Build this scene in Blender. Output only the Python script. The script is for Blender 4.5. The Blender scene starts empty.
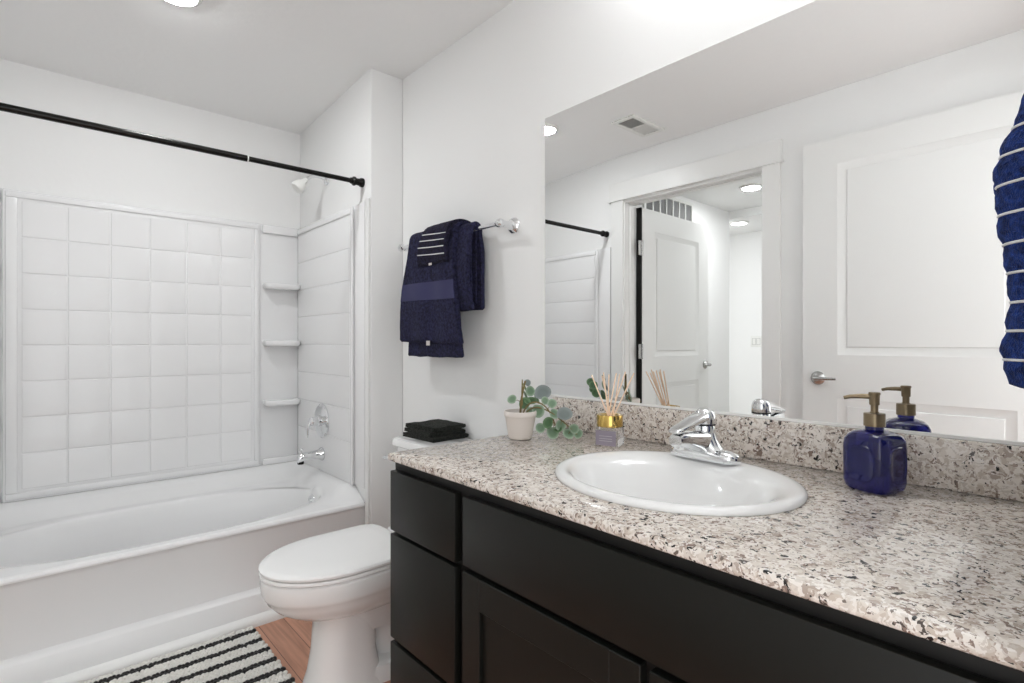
import bpy, bmesh, math, random
from mathutils import Vector, Matrix, noise
random.seed(7)
PI = math.pi
scene = bpy.context.scene
COL = scene.collection

# ------------------------------------------------------------------ camera
cam_data = bpy.data.cameras.new('camera')
cam_data.sensor_width = 36.0
cam_data.lens = 537.0 / 1024.0 * 36.0
cam_data.clip_start = 0.02
cam = bpy.data.objects.new('camera', cam_data)
COL.objects.link(cam)
cam.location = (0.0, 0.0, 1.138)
cam.rotation_euler = (PI / 2, 0.0, -math.radians(41.7))
scene.camera = cam

# ------------------------------------------------------------------ world, light levels, exposure
world = bpy.data.worlds.new('world')
world.use_nodes = True
world.node_tree.nodes['Background'].inputs[0].default_value = (0.97, 0.985, 1.0, 1)
WORLD_STRENGTH = 1.9            # daylight of the rooms behind the camera, coming in by the open entry
world.node_tree.nodes['Background'].inputs[1].default_value = WORLD_STRENGTH
scene.world = world
DOWNLIGHT_RADIANCE = 138.0      # bathroom disc light
VANITY_RADIANCE = 14.5          # three glass globes over the mirror
HALL_RADIANCE = 165.0           # disc lights in the room beyond the doorway, one added as unseen fill
scene.view_settings.view_transform = 'Standard'
scene.view_settings.look = 'None'
scene.view_settings.exposure = 0.35
scene.view_settings.gamma = 1.0
scene.view_settings.use_curve_mapping = False

# ------------------------------------------------------------------ the room's dimensions (metres)
XM, XL, XW = 1.328, -0.345, 1.161       # mirror wall, doorway wall, tub-side face of the partition
YF, YW, YB = 0.03, 2.28, 3.165          # entry wall, partition end, tub back wall
ZC = 2.40
CT = 0.853                              # counter top


# ------------------------------------------------------------------ materials
def srgb(r, g, b):
    def c(x):
        x /= 255.0
        return x / 12.92 if x <= 0.04045 else ((x + 0.055) / 1.055) ** 2.4
    return (c(r), c(g), c(b), 1.0)


def mat(name, color, rough=0.5, metal=0.0, bump=None, coat=0.0, spec=0.5, trans=0.0, ior=1.45, sheen=0.0, emit=None):
    m = bpy.data.materials.new(name)
    m.use_nodes = True
    nt = m.node_tree
    p = nt.nodes['Principled BSDF']
    p.inputs['Base Color'].default_value = color
    p.inputs['Roughness'].default_value = rough
    p.inputs['Metallic'].default_value = metal
    p.inputs['Coat Weight'].default_value = coat
    p.inputs['Specular IOR Level'].default_value = spec
    p.inputs['Transmission Weight'].default_value = trans
    p.inputs['IOR'].default_value = ior
    p.inputs['Sheen Weight'].default_value = sheen
    if emit:
        p.inputs['Emission Color'].default_value = (0.965, 0.985, 1.0, 1)
        p.inputs['Emission Strength'].default_value = emit
    if bump:
        scale, strength, dist = bump
        tc = nt.nodes.new('ShaderNodeTexCoord')
        nz = nt.nodes.new('ShaderNodeTexNoise')
        nz.inputs['Scale'].default_value = scale
        nz.inputs['Detail'].default_value = 3.0
        bp = nt.nodes.new('ShaderNodeBump')
        bp.inputs['Strength'].default_value = strength
        bp.inputs['Distance'].default_value = dist
        nt.links.new(tc.outputs['Object'], nz.inputs['Vector'])
        nt.links.new(nz.outputs['Fac'], bp.inputs['Height'])
        nt.links.new(bp.outputs['Normal'], p.inputs['Normal'])
    return m


M = {}
M['wall'] = mat('wall_paint', srgb(243, 243, 242), 0.6, bump=(45, 0.10, 0.004), spec=0.3)
M['ceiling'] = mat('ceiling_paint', srgb(246, 246, 245), 0.8, bump=(30, 0.18, 0.006), spec=0.2)
M['trim'] = mat('trim_paint', srgb(238, 238, 236), 0.35)
M['door'] = mat('door_paint', srgb(236, 236, 234), 0.38)
M['acrylic'] = mat('white_acrylic', srgb(241, 241, 241), 0.22, coat=0.1, spec=0.4)
M['porcelain'] = mat('white_porcelain', srgb(240, 240, 239), 0.07, coat=0.5)
M['seat'] = mat('white_seat_plastic', srgb(242, 242, 241), 0.2)
M['chrome'] = mat('chrome', (0.82, 0.83, 0.84, 1), 0.07, 1.0)
M['nickel'] = mat('satin_nickel', (0.50, 0.50, 0.49, 1), 0.24, 1.0)
M['black_metal'] = mat('black_rod_metal', srgb(30, 29, 27), 0.25, 0.6)
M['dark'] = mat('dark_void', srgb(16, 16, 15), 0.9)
M['mirror'] = mat('mirror_glass', (0.955, 0.96, 0.957, 1), 0.0, 1.0)
M['mirror_edge'] = mat('mirror_edge', (0.75, 0.77, 0.77, 1), 0.2, 1.0)
M['espresso'] = mat('espresso_lacquer', srgb(17, 18, 15), 0.42, spec=0.32, bump=(180, 0.03, 0.001))
M['espresso_dark'] = mat('espresso_frame', srgb(14, 13, 12), 0.5)
M['soil'] = mat('soil', srgb(45, 36, 28), 0.9, bump=(200, 0.6, 0.004))
M['pot'] = mat('pale_clay', srgb(222, 214, 207), 0.65, bump=(60, 0.25, 0.003))
M['stem'] = mat('plant_stem', srgb(120, 105, 62), 0.6)
M['brass'] = mat('antique_brass', srgb(132, 118, 96), 0.30, 1.0)
M['gold'] = mat('gold_collar', srgb(208, 176, 102), 0.14, 1.0)
M['blue_glass'] = mat('cobalt_glass', (0.012, 0.014, 0.26, 1), 0.04, trans=0.75, ior=1.35, coat=0.6)
M['clear_glass'] = mat('clear_glass', (0.93, 0.92, 0.92, 1), 0.02, trans=0.92, ior=1.3)
M['label'] = mat('lilac_label', srgb(146, 138, 150), 0.5)
M['label_line'] = mat('label_print', srgb(196, 190, 198), 0.5)
M['reed'] = mat('rattan_reed', srgb(240, 212, 186), 0.7)
M['rubber'] = mat('white_rubber', srgb(225, 225, 222), 0.6)
M['tag'] = mat('towel_tag', srgb(205, 198, 196), 0.7)
M['band'] = mat('navy_band', srgb(46, 46, 84), 0.7, bump=(900, 0.4, 0.001))
M['plastic'] = mat('white_plastic', srgb(236, 236, 232), 0.35)
M['grille'] = mat('grille_metal', srgb(150, 150, 150), 0.5)
M['globe'] = mat('lit_globe', (1, 1, 1, 1), 0.3, emit=VANITY_RADIANCE)
M['lens'] = mat('lit_disc', (1, 1, 1, 1), 0.3, emit=DOWNLIGHT_RADIANCE)
M['hall_lens'] = mat('lit_hall_disc', (1, 1, 1, 1), 0.3, emit=HALL_RADIANCE)
M['recess_lens'] = mat('lit_recess_disc', (1, 1, 1, 1), 0.3, emit=HALL_RADIANCE * .09)
M['hall_floor'] = mat('hall_carpet', srgb(190, 186, 178), 0.9, bump=(300, 0.5, 0.004))


def terry(name, color, stripes=None, stripe_col=None):
    """towelling: fine loops as bump; optional woven stripes by object height z: list of (z, half width)"""
    m = mat(name, color, 0.95, spec=0.1, sheen=0.06)
    nt = m.node_tree
    p = nt.nodes['Principled BSDF']
    tc = nt.nodes.new('ShaderNodeTexCoord')
    v = nt.nodes.new('ShaderNodeTexVoronoi')
    v.inputs['Scale'].default_value = 420
    nz = nt.nodes.new('ShaderNodeTexNoise')
    nz.inputs['Scale'].default_value = 95
    nz.inputs['Detail'].default_value = 4
    mx = nt.nodes.new('ShaderNodeMath')
    mx.operation = 'ADD'
    b = nt.nodes.new('ShaderNodeBump')
    b.inputs['Strength'].default_value = 0.9
    b.inputs['Distance'].default_value = 0.004
    nt.links.new(tc.outputs['Object'], v.inputs['Vector'])
    nt.links.new(tc.outputs['Object'], nz.inputs['Vector'])
    nt.links.new(v.outputs['Distance'], mx.inputs[0])
    nt.links.new(nz.outputs['Fac'], mx.inputs[1])
    nt.links.new(mx.outputs[0], b.inputs['Height'])
    nt.links.new(b.outputs['Normal'], p.inputs['Normal'])
    cr = nt.nodes.new('ShaderNodeValToRGB')
    cr.color_ramp.elements[0].position = 0.34
    cr.color_ramp.elements[1].position = 0.68
    cr.color_ramp.elements[0].color = tuple(c * 0.55 for c in color[:3]) + (1,)
    cr.color_ramp.elements[1].color = tuple(min(1, c * 1.9) for c in color[:3]) + (1,)
    nt.links.new(nz.outputs['Fac'], cr.inputs['Fac'])
    nt.links.new(cr.outputs['Color'], p.inputs['Base Color'])
    return m


M['navy'] = terry('navy_terry', srgb(35, 35, 62))
M['dark_navy'] = terry('dark_navy_terry', srgb(29, 27, 47))
M['blue'] = terry('royal_blue_terry', srgb(30, 52, 112))
M['black_cloth'] = terry('black_terry', srgb(37, 39, 35))
M['white_yarn'] = mat('white_yarn', srgb(232, 232, 232), 0.8, bump=(500, 0.5, 0.002))
M['mat_white'] = mat('white_chenille', srgb(226, 224, 218), 0.95, bump=(400, 0.6, 0.003), sheen=0.3)
M['mat_black'] = mat('black_chenille', srgb(28, 27, 26), 0.95, bump=(400, 0.6, 0.003), sheen=0.2)


def granite():
    m = bpy.data.materials.new('speckled_granite')
    m.use_nodes = True
    nt = m.node_tree
    N, Lk = nt.nodes, nt.links
    p = N['Principled BSDF']
    p.inputs['Roughness'].default_value = 0.16
    tc = N.new('ShaderNodeTexCoord')
    nz = N.new('ShaderNodeTexNoise')
    nz.inputs['Scale'].default_value = 55
    nz.inputs['Detail'].default_value = 4
    sub = N.new('ShaderNodeVectorMath'); sub.operation = 'SUBTRACT'
    sub.inputs[1].default_value = (0.5, 0.5, 0.5)
    scl = N.new('ShaderNodeVectorMath'); scl.operation = 'SCALE'
    scl.inputs['Scale'].default_value = 0.028
    add = N.new('ShaderNodeVectorMath'); add.operation = 'ADD'
    Lk.new(tc.outputs['Object'], nz.inputs['Vector'])
    Lk.new(nz.outputs['Color'], sub.inputs[0])
    Lk.new(sub.outputs[0], scl.inputs[0])
    Lk.new(tc.outputs['Object'], add.inputs[0])
    Lk.new(scl.outputs[0], add.inputs[1])

    def vor(scale, stops):
        v = N.new('ShaderNodeTexVoronoi')
        v.inputs['Scale'].default_value = scale
        Lk.new(add.outputs[0], v.inputs['Vector'])
        s = N.new('ShaderNodeSeparateColor')
        Lk.new(v.outputs['Color'], s.inputs[0])
        r = N.new('ShaderNodeValToRGB')
        r.color_ramp.interpolation = 'CONSTANT'
        e = r.color_ramp.elements
        e[0].position = 0.0; e[0].color = stops[0][1]
        e[1].position = stops[1][0]; e[1].color = stops[1][1]
        for q, c in stops[2:]:
            n = e.new(q); n.color = c
        Lk.new(s.outputs[0], r.inputs['Fac'])
        return r, s
    big, bs = vor(118, [(0, srgb(228, 221, 213)), (0.32, srgb(214, 205, 195)), (0.58, srgb(196, 184, 172)),
                        (0.78, srgb(172, 158, 147)), (0.885, srgb(136, 118, 108)), (0.948, srgb(80, 72, 68)), (0.972, srgb(32, 31, 31))])
    small, ss = vor(270, [(0, srgb(228, 222, 216)), (0.42, srgb(206, 197, 188)), (0.73, srgb(170, 154, 143)),
                          (0.87, srgb(112, 100, 93)), (0.945, srgb(42, 40, 40))])
    gate = N.new('ShaderNodeMath'); gate.operation = 'GREATER_THAN'
    gate.inputs[1].default_value = 0.60
    Lk.new(ss.outputs[1], gate.inputs[0])
    mx = N.new('ShaderNodeMix'); mx.data_type = 'RGBA'
    Lk.new(gate.outputs[0], mx.inputs['Factor'])
    Lk.new(big.outputs['Color'], mx.inputs['A'])
    Lk.new(small.outputs['Color'], mx.inputs['B'])
    Lk.new(mx.outputs['Result'], p.inputs['Base Color'])
    return m


M['granite'] = granite()


def plank_floor():
    m = bpy.data.materials.new('wood_plank_floor')
    m.use_nodes = True
    nt = m.node_tree
    N, Lk = nt.nodes, nt.links
    p = N['Principled BSDF']
    p.inputs['Roughness'].default_value = 0.42
    tc = N.new('ShaderNodeTexCoord')
    mp = N.new('ShaderNodeMapping')
    mp.inputs['Rotation'].default_value = (0, 0, PI / 2)
    br = N.new('ShaderNodeTexBrick')
    br.inputs['Scale'].default_value = 1.0
    br.inputs['Brick Width'].default_value = 1.1
    br.inputs['Row Height'].default_value = 0.095
    br.inputs['Mortar Size'].default_value = 0.0012
    br.inputs['Color1'].default_value = srgb(196, 148, 124)
    br.inputs['Color2'].default_value = srgb(172, 126, 104)
    br.inputs['Mortar'].default_value = srgb(92, 62, 48)
    Lk.new(tc.outputs['Object'], mp.inputs['Vector'])
    Lk.new(mp.outputs[0], br.inputs['Vector'])
    mp2 = N.new('ShaderNodeMapping')
    mp2.inputs['Scale'].default_value = (60, 3.5, 1)
    nz = N.new('ShaderNodeTexNoise')
    nz.inputs['Scale'].default_value = 1.0
    nz.inputs['Detail'].default_value = 6
    nz.inputs['Distortion'].default_value = 0.6
    Lk.new(tc.outputs['Object'], mp2.inputs['Vector'])
    Lk.new(mp2.outputs[0], nz.inputs['Vector'])
    cr = N.new('ShaderNodeValToRGB')
    cr.color_ramp.elements[0].position = 0.3
    cr.color_ramp.elements[0].color = (0.80, 0.76, 0.74, 1)
    cr.color_ramp.elements[1].position = 0.7
    cr.color_ramp.elements[1].color = (1.25, 1.22, 1.2, 1)
    Lk.new(nz.outputs['Fac'], cr.inputs['Fac'])
    mx = N.new('ShaderNodeMix'); mx.data_type = 'RGBA'; mx.blend_type = 'MULTIPLY'
    mx.inputs['Factor'].default_value = 0.9
    Lk.new(br.outputs['Color'], mx.inputs['A'])
    Lk.new(cr.outputs['Color'], mx.inputs['B'])
    Lk.new(mx.outputs['Result'], p.inputs['Base Color'])
    return m


M['floor'] = plank_floor()


def leaf_mat(name, mid, rim):
    m = bpy.data.materials.new(name)
    m.use_nodes = True
    nt = m.node_tree
    N, Lk = nt.nodes, nt.links
    p = N['Principled BSDF']
    p.inputs['Roughness'].default_value = 0.5
    at = N.new('ShaderNodeAttribute'); at.attribute_name = 'edge'
    cr = N.new('ShaderNodeValToRGB')
    cr.color_ramp.elements[0].position = 0.55
    cr.color_ramp.elements[0].color = mid
    cr.color_ramp.elements[1].position = 1.0
    cr.color_ramp.elements[1].color = rim
    Lk.new(at.outputs['Fac'], cr.inputs['Fac'])
    Lk.new(cr.outputs['Color'], p.inputs['Base Color'])
    return m


M['leaf_g'] = leaf_mat('green_leaf', srgb(104, 132, 104), srgb(160, 178, 156))
M['leaf_d'] = leaf_mat('dark_leaf', srgb(70, 104, 66), srgb(112, 142, 104))
M['leaf_s'] = leaf_mat('silver_leaf', srgb(112, 122, 120), srgb(138, 146, 144))


# ------------------------------------------------------------------ mesh helpers
def box(bm, x0, x1, y0, y1, z0, z1, bev=0.0, seg=2, mi=0, mx=None):
    r = bmesh.ops.create_cube(bm, size=1.0)
    vs = r['verts']
    for v in vs:
        v.co = Vector((x0 + (v.co.x + .5) * (x1 - x0), y0 + (v.co.y + .5) * (y1 - y0), z0 + (v.co.z + .5) * (z1 - z0)))
    fs = list({f for v in vs for f in v.link_faces})
    if bev > 0:
        es = list({e for v in vs for e in v.link_edges})
        rr = bmesh.ops.bevel(bm, geom=es, offset=bev, segments=seg, affect='EDGES', profile=0.5)
        vs = list({v for f in rr['faces'] for v in f.verts} | {v for v in vs if v.is_valid})
        fs = list({f for v in vs for f in v.link_faces})
    for f in fs:
        f.material_index = mi
    if mx is not None:
        for v in vs:
            v.co = mx @ v.co
    return vs


def loft(bm, rings, cap0=True, cap1=True, closed=True, mi=0, mx=None):
    V = []
    for ring in rings:
        V.append([bm.verts.new((mx @ Vector(p)) if mx is not None else Vector(p)) for p in ring])
    n = len(V[0])
    for a, b in zip(V[:-1], V[1:]):
        for i in range(n if closed else n - 1):
            j = (i + 1) % n
            f = bm.faces.new((a[i], a[j], b[j], b[i]))
            f.material_index = mi
    if cap0 and closed:
        f = bm.faces.new(list(reversed(V[0]))); f.material_index = mi
    if cap1 and closed:
        f = bm.faces.new(V[-1]); f.material_index = mi
    return V


def lathe(bm, prof, center=(0, 0, 0), axis='Z', n=32, mi=0, cap=True):
    c = Vector(center)
    rings = []
    for r, h in prof:
        ring = []
        for i in range(n):
            a = 2 * PI * i / n
            p = Vector((r * math.cos(a), r * math.sin(a), h))
            if axis == 'X':
                p = Vector((p.z, p.x, p.y))
            elif axis == '-X':
                p = Vector((-p.z, -p.x, p.y))
            elif axis == 'Y':
                p = Vector((p.y, p.z, p.x))
            ring.append(c + p)
        rings.append(ring)
    return loft(bm, rings, cap, cap, True, mi)


def tube(bm, pts, rad, n=14, mi=0, flat=1.0):
    pts = [Vector(p) for p in pts]
    rads = rad if isinstance(rad, (list, tuple)) else [rad] * len(pts)
    rings = []
    up = None
    for i, p in enumerate(pts):
        t = (pts[min(i + 1, len(pts) - 1)] - pts[max(i - 1, 0)]).normalized()
        if up is None:
            up = Vector((0, 0, 1)) if abs(t.z) < 0.9 else Vector((1, 0, 0))
        s = t.cross(up).normalized()
        u = s.cross(t).normalized()
        up = u
        rings.append([p + rads[i] * (math.cos(2 * PI * k / n) * s + flat * math.sin(2 * PI * k / n) * u) for k in range(n)])
    loft(bm, rings)


def bezier(p0, p1, p2, p3, n=10):
    P = [Vector(p) for p in (p0, p1, p2, p3)]
    out = []
    for i in range(n + 1):
        t = i / n
        out.append((1 - t) ** 3 * P[0] + 3 * (1 - t) ** 2 * t * P[1] + 3 * (1 - t) * t * t * P[2] + t ** 3 * P[3])
    return out


def rrect(hx, hy, r, n=6):
    """rounded rectangle outline around the origin"""
    out = []
    for cx, cy, a0 in ((hx - r, hy - r, 0), (-hx + r, hy - r, PI / 2), (-hx + r, -hy + r, PI), (hx - r, -hy + r, 1.5 * PI)):
        for i in range(n + 1):
            a = a0 + PI / 2 * i / n
            out.append((cx + r * math.cos(a), cy + r * math.sin(a)))
    return out


def smoothstep(a, b, x):
    t = max(0.0, min(1.0, (x - a) / (b - a)))
    return t * t * (3 - 2 * t)


def finish(bm, smooth_angle):
    bmesh.ops.recalc_face_normals(bm, faces=bm.faces)
    if smooth_angle:
        for f in bm.faces:
            f.smooth = True
        for e in bm.edges:
            if len(e.link_faces) == 2:
                e.smooth = e.calc_face_angle(0) < math.radians(smooth_angle)


def tag(o, label=None, cat=None, group=None, kind=None):
    if label: o['label'] = label
    if cat: o['category'] = cat
    if group: o['group'] = group
    if kind: o['kind'] = kind
    return o


def base_of(o):
    while o.parent:
        o = o.parent
    return o.location


def obj(name, bm, material, parent=None, smooth=35, mods=None, loc=None):
    """link one mesh object; geometry comes in world coordinates"""
    finish(bm, smooth)
    if parent is not None:
        off = Vector(base_of(parent))
    elif loc is not None:
        off = Vector(loc)
    else:
        lo = Vector((min(v.co[i] for v in bm.verts) for i in range(3)))
        hi = Vector((max(v.co[i] for v in bm.verts) for i in range(3)))
        off = Vector(((lo.x + hi.x) / 2, (lo.y + hi.y) / 2, lo.z))
    bmesh.ops.translate(bm, verts=bm.verts, vec=-off)
    me = bpy.data.meshes.new(name)
    bm.to_mesh(me)
    bm.free()
    for m in (material if isinstance(material, (list, tuple)) else [material]):
        me.materials.append(m)
    o = bpy.data.objects.new(name, me)
    COL.objects.link(o)
    if parent is not None:
        o.parent = parent
    else:
        o.location = off
    return o


def thing(name, label, cat, loc, group=None):
    o = bpy.data.objects.new(name, None)
    o.empty_display_size = 0.05
    COL.objects.link(o)
    o.location = loc
    return tag(o, label, cat, group)


def struct(name, bm, m, label=None, smooth=None):
    return tag(obj(name, bm, m, smooth=smooth), label, None, None, 'structure')


def B():
    return bmesh.new()


def boxes(name, material, parent, *specs, smooth=35):
    bm = B()
    for s in specs:
        box(bm, *s)
    return obj(name, bm, material, parent, smooth)


def copy_tree(root, loc):
    r = root.copy(); COL.objects.link(r); r.location = loc
    for ch in list(root.children):
        c = ch.copy(); COL.objects.link(c); c.parent = r
        for g in list(ch.children):
            d = g.copy(); COL.objects.link(d); d.parent = c
    return r


# ------------------------------------------------------------------ the room shell
HX = -3.21                                   # far wall of the room beyond the doorway
bm = B(); box(bm, XL - .12, XM + .1, -.75, YB + .1, -.06, 0); struct('floor', bm, M['floor'])
bm = B()                                     # level over the room, falling slightly towards the tub's back wall
loft(bm, [[(x, -.10, ZC), (x, YW, ZC), (x, YB + .1, 2.340), (x, YB + .1, ZC + .08), (x, -.10, ZC + .08)] for x in (XL - .12, XM + .1)])
struct('ceiling', bm, M['ceiling'])
bm = B(); box(bm, XM, XM + .1, -.10, YB + .1, 0, ZC); struct('wall_right', bm, M['wall'])
bm = B(); box(bm, XL - .12, XM, YB, YB + .1, 0, ZC); struct('wall_back', bm, M['wall'])
bm = B(); box(bm, XW, XM, YW, YB, 0, ZC, 0.006, 3); struct('wall_partition', bm, M['wall'], smooth=40)
DY0, DY1, DZ = 1.262, 2.225, 2.095           # rough doorway opening
bm = B()
box(bm, XL - .12, XL, YF - .13, DY0, 0, ZC)
box(bm, XL - .12, XL, DY1, YB, 0, ZC)
box(bm, XL - .12, XL, DY0, DY1, DZ, ZC)
struct('wall_left', bm, M['wall'])
bm = B()                                     # entry wall: the camera stands in its open doorway
box(bm, .64, XM, YF - .13, YF, 0, ZC)
box(bm, XL, .64, YF - .13, YF, 2.15, ZC)
struct('wall_front', bm, M['wall'])

# room beyond the doorway
bm = B(); box(bm, HX - .1, XL - .12, .4, 3.1, -.06, 0); struct('floor_hall', bm, M['hall_floor'])
bm = B()
box(bm, -2.42, XL - .12, .4, 2.6, ZC, ZC + .08)
box(bm, HX - .1, -2.42, .4, 3.1, 2.33, ZC + .08)
struct('ceiling_hall', bm, M['ceiling'])
bm = B(); box(bm, -2.42, XL - .12, 2.50, 2.60, 0, ZC); struct('wall_hall_left', bm, M['wall'])
bm = B(); box(bm, HX - .1, HX, .4, 3.1, 0, ZC); struct('wall_hall_back', bm, M['wall'])
bm = B(); box(bm, HX, XL - .12, .3, .4, 0, ZC); struct('wall_hall_right', bm, M['wall'])
bm = B(); box(bm, HX, -2.42, 3.0, 3.1, 0, ZC); struct('wall_hall_recess', bm, M['wall'])

# baseboards
bm = B(); box(bm, XM - .014, XM, 1.242, YW, 0, .085, .004, 2); struct('baseboard_right', bm, M['trim'])
bm = B(); box(bm, XW, XM - .014, YW - .014, YW, 0, .085, .004, 2); struct('baseboard_partition', bm, M['trim'])
bm = B()
box(bm, XL, XL + .014, YF, 1.185, 0, .085, .004, 2)
struct('baseboard_left', bm, M['trim'])
bm = B(); box(bm, -2.42, XL - .14, 2.486, 2.50, 0, .085, .004, 2); struct('baseboard_hall', bm, M['trim'])

# doorway casing: two legs, a thicker overhanging head, and the jamb lining
bm = B()
box(bm, XL, XL + .018, 1.189, 1.285, 0, 2.10, .002, 1)
box(bm, XL, XL + .018, 2.214, 2.31, 0, 2.10, .002, 1)
box(bm, XL, XL + .024, 1.180, 2.326, 2.10, 2.22, .002, 1)
box(bm, XL, XL + .030, 1.172, 2.334, 2.094, 2.103, .001, 1)
struct('trim_doorway', bm, M['trim'])
bm = B()
box(bm, XL - .122, XL + .002, DY0, 1.278, 0, DZ)
box(bm, XL - .122, XL + .002, 2.205, DY1, 0, DZ)
box(bm, XL - .122, XL + .002, 1.278, 2.205, 2.079, DZ)
box(bm, XL - .085, XL - .045, 1.278, 1.290, 0, 2.079)
box(bm, XL - .085, XL - .045, 2.193, 2.205, 0, 2.079)
box(bm, XL - .085, XL - .045, 1.290, 2.193, 2.067, 2.079)
struct('jamb_doorway', bm, M['trim'])
bm = B()
box(bm, .62, .64, YF - .135, YF + .004, 0, 2.15)
box(bm, XL, .62, YF - .135, YF + .004, 2.13, 2.15)
struct('jamb_entry', bm, M['trim'])
# low floor trim along the tub, and the upright trim at the end of the partition
bm = B()
loft(bm, [[(x, 2.2985, 0.0), (x, 2.2755, 0.0), (x, 2.2760, .014), (x, 2.281, .027), (x, 2.289, .036), (x, 2.2985, .0395)] for x in (XL, XW - .001)])
struct('trim_tub', bm, M['trim'], smooth=50)
bm = B(); box(bm, XW - .013, XW + .0005, 2.283, 2.317, 0.0, 1.80, .004, 2); struct('trim_partition', bm, M['trim'], smooth=40)


# ------------------------------------------------------------------ doors
def panel_door(bm, w, h, t, panels, to):
    """two-panel moulded door: local x along the width, y through the thickness, z up"""
    core = 0.0125
    box(bm, 0, w, core, t - core, 0, h, mx=to)
    for face in (0, 1):
        def Y(d):
            return d if face == 0 else t - d
        zs = [0] + [z for p in panels for z in (p[2], p[3])] + [h]
        px0, px1 = panels[0][0], panels[0][1]
        ya, yb = sorted((Y(0), Y(core + .0005)))
        box(bm, 0, px0, ya, yb, 0, h, mx=to)
        box(bm, px1, w, ya, yb, 0, h, mx=to)
        for i in range(0, len(zs), 2):
            box(bm, px0, px1, ya, yb, zs[i], zs[i + 1], mx=to)
        for x0, x1, z0, z1 in panels:
            def ring(i, d):
                r = [(x0 + i, Y(d), z0 + i), (x1 - i, Y(d), z0 + i), (x1 - i, Y(d), z1 - i), (x0 + i, Y(d), z1 - i)]
                return r if face == 0 else list(reversed(r))
            loft(bm, [ring(0, 0.0), ring(.004, .0020), ring(.034, .0105), ring(.038, .0110), ring(.041, .0060), ring(.050, .0060)], cap0=False, mx=to)


def lever_handle(parent, cx, cy, z, face, along):
    """round rose and lever; face: +1/-1 outward direction in x or y given by the axis of cx/cy"""
    fx, fy = face
    ax, ay = along
    o = Vector((cx, cy, z))
    f = Vector((fx, fy, 0)); a = Vector((ax, ay, 0))
    bm = B()
    rings = []
    u = Vector((0, 0, 1))
    for r, d in ((.033, 0), (.034, .004), (.030, .010), (.018, .016), (.0125, .022), (.0125, .046), (.010, .050)):
        rings.append([o + f * d + r * (math.cos(2 * PI * k / 28) * a + math.sin(2 * PI * k / 28) * u) for k in range(28)])
    loft(bm, rings)
    ros = obj('handle_rose', bm, M['nickel'], parent)
    bm = B()
    pts = bezier(o + f * .042 - a * .006, o + f * .050 + a * .02, o + f * .050 + a * .045, o + f * .046 + a * .092 + Vector((0, 0, .001)), 10)
    tube(bm, pts, [.011, .0115, .011, .0105, .010, .0095, .009, .0085, .008, .0078, .007], 12, flat=.9)
    obj('lever', bm, M['nickel'], ros)


d1 = thing('door_1', 'white two-panel entry door standing open flat against the left wall, lever near its free edge', 'door', (XL + .05, .10, .012))
tag(d1, kind='structure')
bm = B()
to = Matrix(((0, -1, 0, XL + .050), (1, 0, 0, .100), (0, 0, 1, .012), (0, 0, 0, 1)))
panel_door(bm, .962, 2.125, .038, [(.158, .804, .22, .848), (.158, .804, 1.060, 2.000)], to)
obj('door_leaf', bm, M['door'], d1, 30)
lever_handle(d1, XL + .050, .990, .955, (1, 0), (0, -1))

d2 = thing('door_2', 'white two-panel door swung open into the room beyond the doorway', 'door', (-.485, 2.166, .012))
tag(d2, kind='structure')
bm = B()
to = Matrix(((-1, 0, 0, -.486), (0, 1, 0, 2.166), (0, 0, 1, .012), (0, 0, 0, 1)))
panel_door(bm, .905, 2.05, .035, [(.150, .755, .22, .830), (.150, .755, 1.020, 1.900)], to)
obj('door_leaf', bm, M['door'], d2, 30)
lever_handle(d2, -.486 - .85, 2.166, .955, (0, -1), (1, 0))
bm = B(); box(bm, -.4820, -.468, 2.166, 2.203, .012, 2.06); tag(obj('hinge_gap_shade', bm, M['dark'], d2), 'dark strip standing in for the shade in the hinge gap')  # black strip paints the shade of the open hinge gap
for hz in (1.78, 1.07, .25):
    bm = B()
    box(bm, -.490, -.440, 2.160, 2.1655, hz - .05, hz + .05, .001, 1)
    lathe(bm, [(.0065, hz - .053), (.0065, hz + .053)], (-.474, 2.158, 0), n=12)
    obj('hinge', bm, M['nickel'], d2)

# ------------------------------------------------------------------ lights
def disc_light(name, label, x, y, z, r, lens, group=None):
    t = thing(name, label, 'ceiling light', (x, y, z), group)
    bm = B()
    lathe(bm, [(r * .86, z - .010), (r * .90, z - .016), (r * 1.10, z - .010), (r * 1.16, z - .001), (r * 1.16, z), (r * .86, z)], (x, y, 0), n=48, cap=False)
    obj('trim_ring', bm, M['plastic'], t)
    bm = B()
    lathe(bm, [(r * .87, z - .006), (r * .87, z - .011), (r * .82, z - .017), (r * .64, z - .021), (r * .35, z - .023), (.001, z - .0235)], (x, y, 0), n=48)
    obj('lens', bm, lens, t)
    return t


disc_light('disc_light', 'round white disc light on the bathroom ceiling in front of the tub', .385, 2.245, ZC, .072, M['lens'])
disc_light('disc_light', 'round disc light in the mirror, on the main hall ceiling, nearer the doorway', -1.72, 1.97, ZC, .08, M['hall_lens'], 'hall ceiling lights')
disc_light('disc_light', 'small far disc light in the mirror, under the lowered hall ceiling', -2.62, 2.50, 2.33, .08, M['recess_lens'], 'hall ceiling lights')

disc_light('disc_light', 'unseen disc light added as fill on the hall ceiling away from the doorway', -1.72, .95, ZC, .08, M['hall_lens'], 'hall ceiling lights')  # extra unseen light, added to brighten the hall and its open door

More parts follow.
